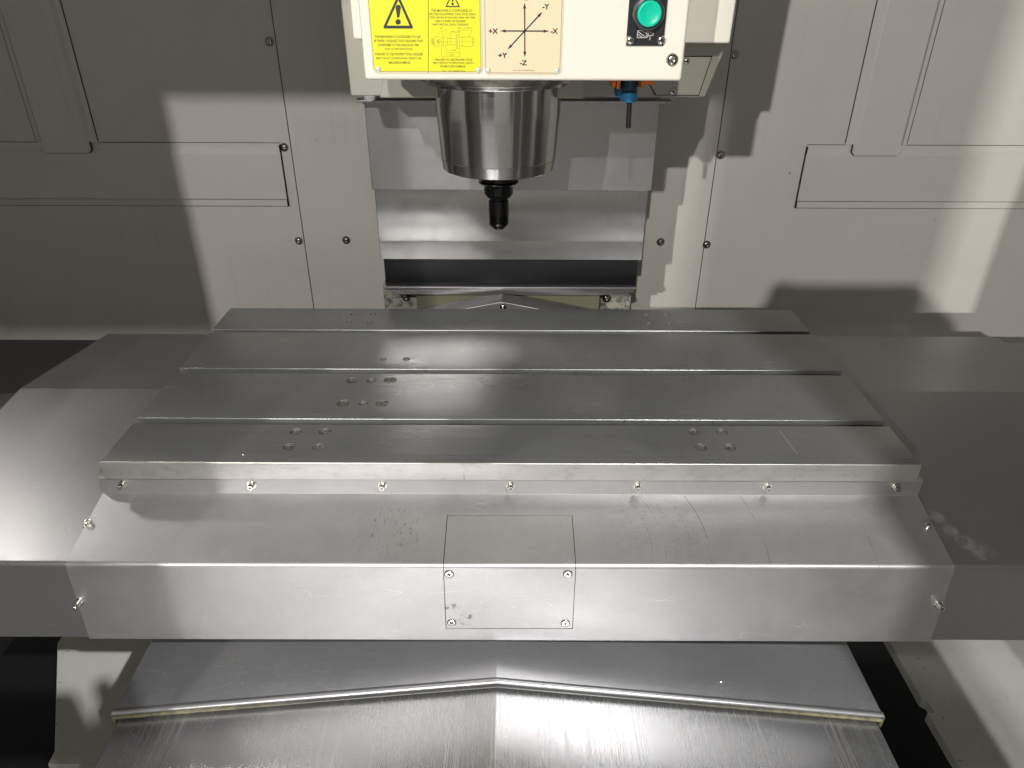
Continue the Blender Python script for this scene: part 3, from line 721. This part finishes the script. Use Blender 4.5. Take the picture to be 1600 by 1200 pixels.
    # countersunk rim
cut = bpy.data.objects.new('cut', bm_me(bm, 'cut')); C.objects.link(cut)
bm = bmesh.new()
for x, y, r in holes:
    bmesh.ops.create_cone(bm, cap_ends=True, segments=28, radius1=r-.0006, radius2=r+.0014, depth=.002, matrix=Matrix.Translation((x, y, .0003)))
cut2 = bpy.data.objects.new('cut', bm_me(bm, 'cut')); C.objects.link(cut2)
for c_ in (cut, cut2):
    c_.location = (0, 0, 0)
    mo = table.modifiers.new('b', 'BOOLEAN'); mo.object = c_; mo.operation = 'DIFFERENCE'; mo.solver = 'EXACT'
bpy.context.view_layer.update()
dg = bpy.context.evaluated_depsgraph_get(); me = bpy.data.meshes.new_from_object(table.evaluated_get(dg)); table.modifiers.clear(); table.data = me
for p in me.polygons: p.use_smooth = True
me.set_sharp_from_angle(angle=rad(40))
for c_ in (cut, cut2): bpy.data.objects.remove(c_)
for i, (x, y, r) in enumerate(holes):
    d_ = (.0016 if r > .0066 else .0028)
    me_ = lathe_me('hole_plug', [(r-.00005, -d_-.002), (r-.00005, -d_), (r*.78, -d_), (r*.74, -d_-.0003), (0, -d_-.0003)], 24, None, 30); me_.materials.append(M_plug)
    obj('hole_plug', me_, None, tb, (x, y, 0), local=True)

# ------------------------------------------------------------------ front cover under the table
fc = thing('front_cover', (0, .6, -.18), 'folded satin steel cover bolted along the front of the work table', 'cover')
Pf = fillet([(.700, -.0262), (.652, -.0264), (.652, -.0478), (.6225, -.054598), (.5600, -.0690), (.55912, -.1600), (.5590, -.1775), (.575, -.1775)], [.0008, .0022, 0, .0042, 0, .0008])
xs = [-.4622, -.0698, .0686, .4622]
def apwarp(p):
    k = 1+max(0, (-.069-p[2]))*.10
    return (p[0]*k, p[1], p[2])
# stations of the hatch opening along the profile
ia = min(range(len(Pf)), key=lambda i: (Pf[i][0]-.6225)**2+(Pf[i][1]+.054598)**2)
ib = min(range(len(Pf)), key=lambda i: (Pf[i][0]-.55912)**2+(Pf[i][1]+.16)**2)
ap = sheet('cover_sheet', Pf, xs, M_apron, fc, 'X', .0015, lambda i, j: i == 1 and ia <= j < ib, apwarp, 25)
hp = [tuple(p) for p in Pf[ia:ib+1]]
d0 = (Vector(hp[1])-Vector(hp[0])).normalized()*.0010; d1 = (Vector(hp[-2])-Vector(hp[-1])).normalized()*.0013
hp[0] = tuple(Vector(hp[0])+d0); hp[-1] = tuple(Vector(hp[-1])+d1)
hatch = sheet('hatch', hp, [-.0690, .0679], M_apron, fc, 'X', .0015, None, apwarp, 25)
hb = [(p[0]+.0012, p[1]-.0022) for p in Pf[ia-1:ib+2]]
sheet('hatch_backing', hb, [-.078, .077], M_dark, fc, 'X', .0005, None, None, 25)
for x, z in ((-.0637, -.0793), (.0603, -.0787), (-.0636, -.1502), (.0605, -.1506)):
    s_ = place('screw', me_phil, hatch, (x, .5582 if z > -.1 else .5575, z), (0, -1, 0), random.random()); obj('recess_ring', me_ring, None, s_, local=True)
for x in (-.4367, -.2913, -.1440, 0, .1430, .2891, .4338): cap_bolt(fc, (x, .6515, -.0345), (0, -1, 0))
for x in (-.4590, .4545): cap_bolt(fc, (x, .6085, -.0585), (0, -.22, 1), .74)
for x in (-.4625, .4600): cap_bolt(fc, (x, .5583, -.1204), (0, -1, 0), .70)
box('shadow_gap', -.449, .449, .6515, .70, -.0262, -.0227, M_dark, fc, 0)  # black strip painted in as the shadow line under the table edge
box('lower_rail', -.46, .46, .575, .60, -.19, -.175, M_dark, fc, 0)
# ------------------------------------------------------------------ side way covers
def side(s, x_out, lab):
    t = thing('side_way_cover', (s*.7, .83, -.18), lab, 'way cover', 'folded steel way covers at both ends of the table')
    P1 = fillet([(1.108, -.178), (1.108, -.068), (.872, -.040), (.563, -.0712), (.5625, -.178)], [.003, .012, .0035])
    a, b = sorted((s*.30, s*x_out)); sheet('inner_sheet', P1, [a, b], M_side, t, 'X', .002, None, None, 25)
    P2 = fillet([(1.100, -.178), (1.100, -.076), (.872, -.0475), (.571, -.079), (.5705, -.178)], [.003, .012, .0035])
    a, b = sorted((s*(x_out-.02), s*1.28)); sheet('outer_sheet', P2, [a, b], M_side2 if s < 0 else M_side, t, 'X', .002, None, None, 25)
    return t
side(-1, .684, 'dark folded steel way cover left of the work table')
side(1, .822, 'dark folded steel way cover right of the work table')
# saddle below the table
sd = thing('saddle', (0, .85, -.5), 'dark saddle casting hidden in shade under the work table', 'saddle')
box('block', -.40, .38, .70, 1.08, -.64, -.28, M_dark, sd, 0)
# ------------------------------------------------------------------ front way cover (Y axis)
yc = thing('front_way_cover', (-.014, .5, -.3), 'gabled steel way cover in two overlapping sections below the front cover', 'way cover')
G1 = fillet([(-.4470, -.36), (-.4470, -.2570), (-.0147, -.2010), (.4205, -.2570), (.4205, -.36)], [.003, .004, .003])
sheet('upper_section', G1, [.524, 1.0], M_cover2, yc, 'Y', -.002, None, None, 25)
LP = fillet([(-.4480, -.2680), (-.4480, -.2558), (-.0147, -.1998), (.4215, -.2558), (.4215, -.2680)], [.003, .004, .003])
sheet('lip', LP, [.5205, .5265], M_cover2, yc, 'Y', -.0045, None, None, 25)
LP2 = fillet([(-.4465, -.2725), (-.4465, -.2608), (-.0147, -.2050), (.4198, -.2608), (.4198, -.2725)], [.003, .004, .003])
s_ = NT('greasy_wiper'); X_ = s_.xyz()
f_ = s_.math('MULTIPLY', s_.ramp(s_.math('ABSOLUTE', s_.math('ADD', X_[0], .0147)), .15, .42), s_.ramp(s_.noise((9, 9, 9), 9, 5, .75), .25, .7))
s_.put(s_.b.inputs['Base Color'], s_.mix(f_, (.05, .05, .048, 1), (.24, .22, .13, 1))); s_.b.inputs['Roughness'].default_value = .3
M_wipe = s_.m
sheet('wiper', LP2, [.5185, .5235], M_wipe, yc, 'Y', -.003, None, None, 25)
G2 = fillet([(-.4410, -.40), (-.4410, -.2665), (-.0147, -.2105), (.4150, -.2665), (.4150, -.40)], [.003, .004, .003])
sheet('lower_section', G2, [.05, .53], M_cover, yc, 'Y', -.002, None, None, 25)

# ------------------------------------------------------------------ fine metal chips lying about
bm = bmesh.new()
def chip(x, y, z, s):
    a = random.random()*6.28; u = Vector((math.cos(a), math.sin(a), 0))*s; v = Vector((-math.sin(a), math.cos(a), .4))*s*random.uniform(.25, .6)
    p = Vector((x, y, z+s*.15)); bm.faces.new([bm.verts.new(p+q) for q in (-u, v*.6, u, -v*.6+Vector((0, 0, s*.4)))])
for i in range(110): chip(random.uniform(-.44, .44), random.uniform(.65, 1.06), .0, random.uniform(.0004, .0011))
for i in range(60):
    y = random.uniform(.57, .86); chip(random.choice((-1, 1))*random.uniform(.47, .66), y, -.0712+(y-.563)*.101, random.uniform(.0004, .0011))
for i in range(50):
    x = random.uniform(-.42, .39); chip(x, random.uniform(.53, .62), -.201-abs(x+.0147)*.1296, random.uniform(.0004, .001))
tag(obj('metal_chips', bm_me(bm, 'metal_chips'), M_boltd), 'tiny bright metal chips scattered on the table and covers', 'metal chips', kind='stuff')
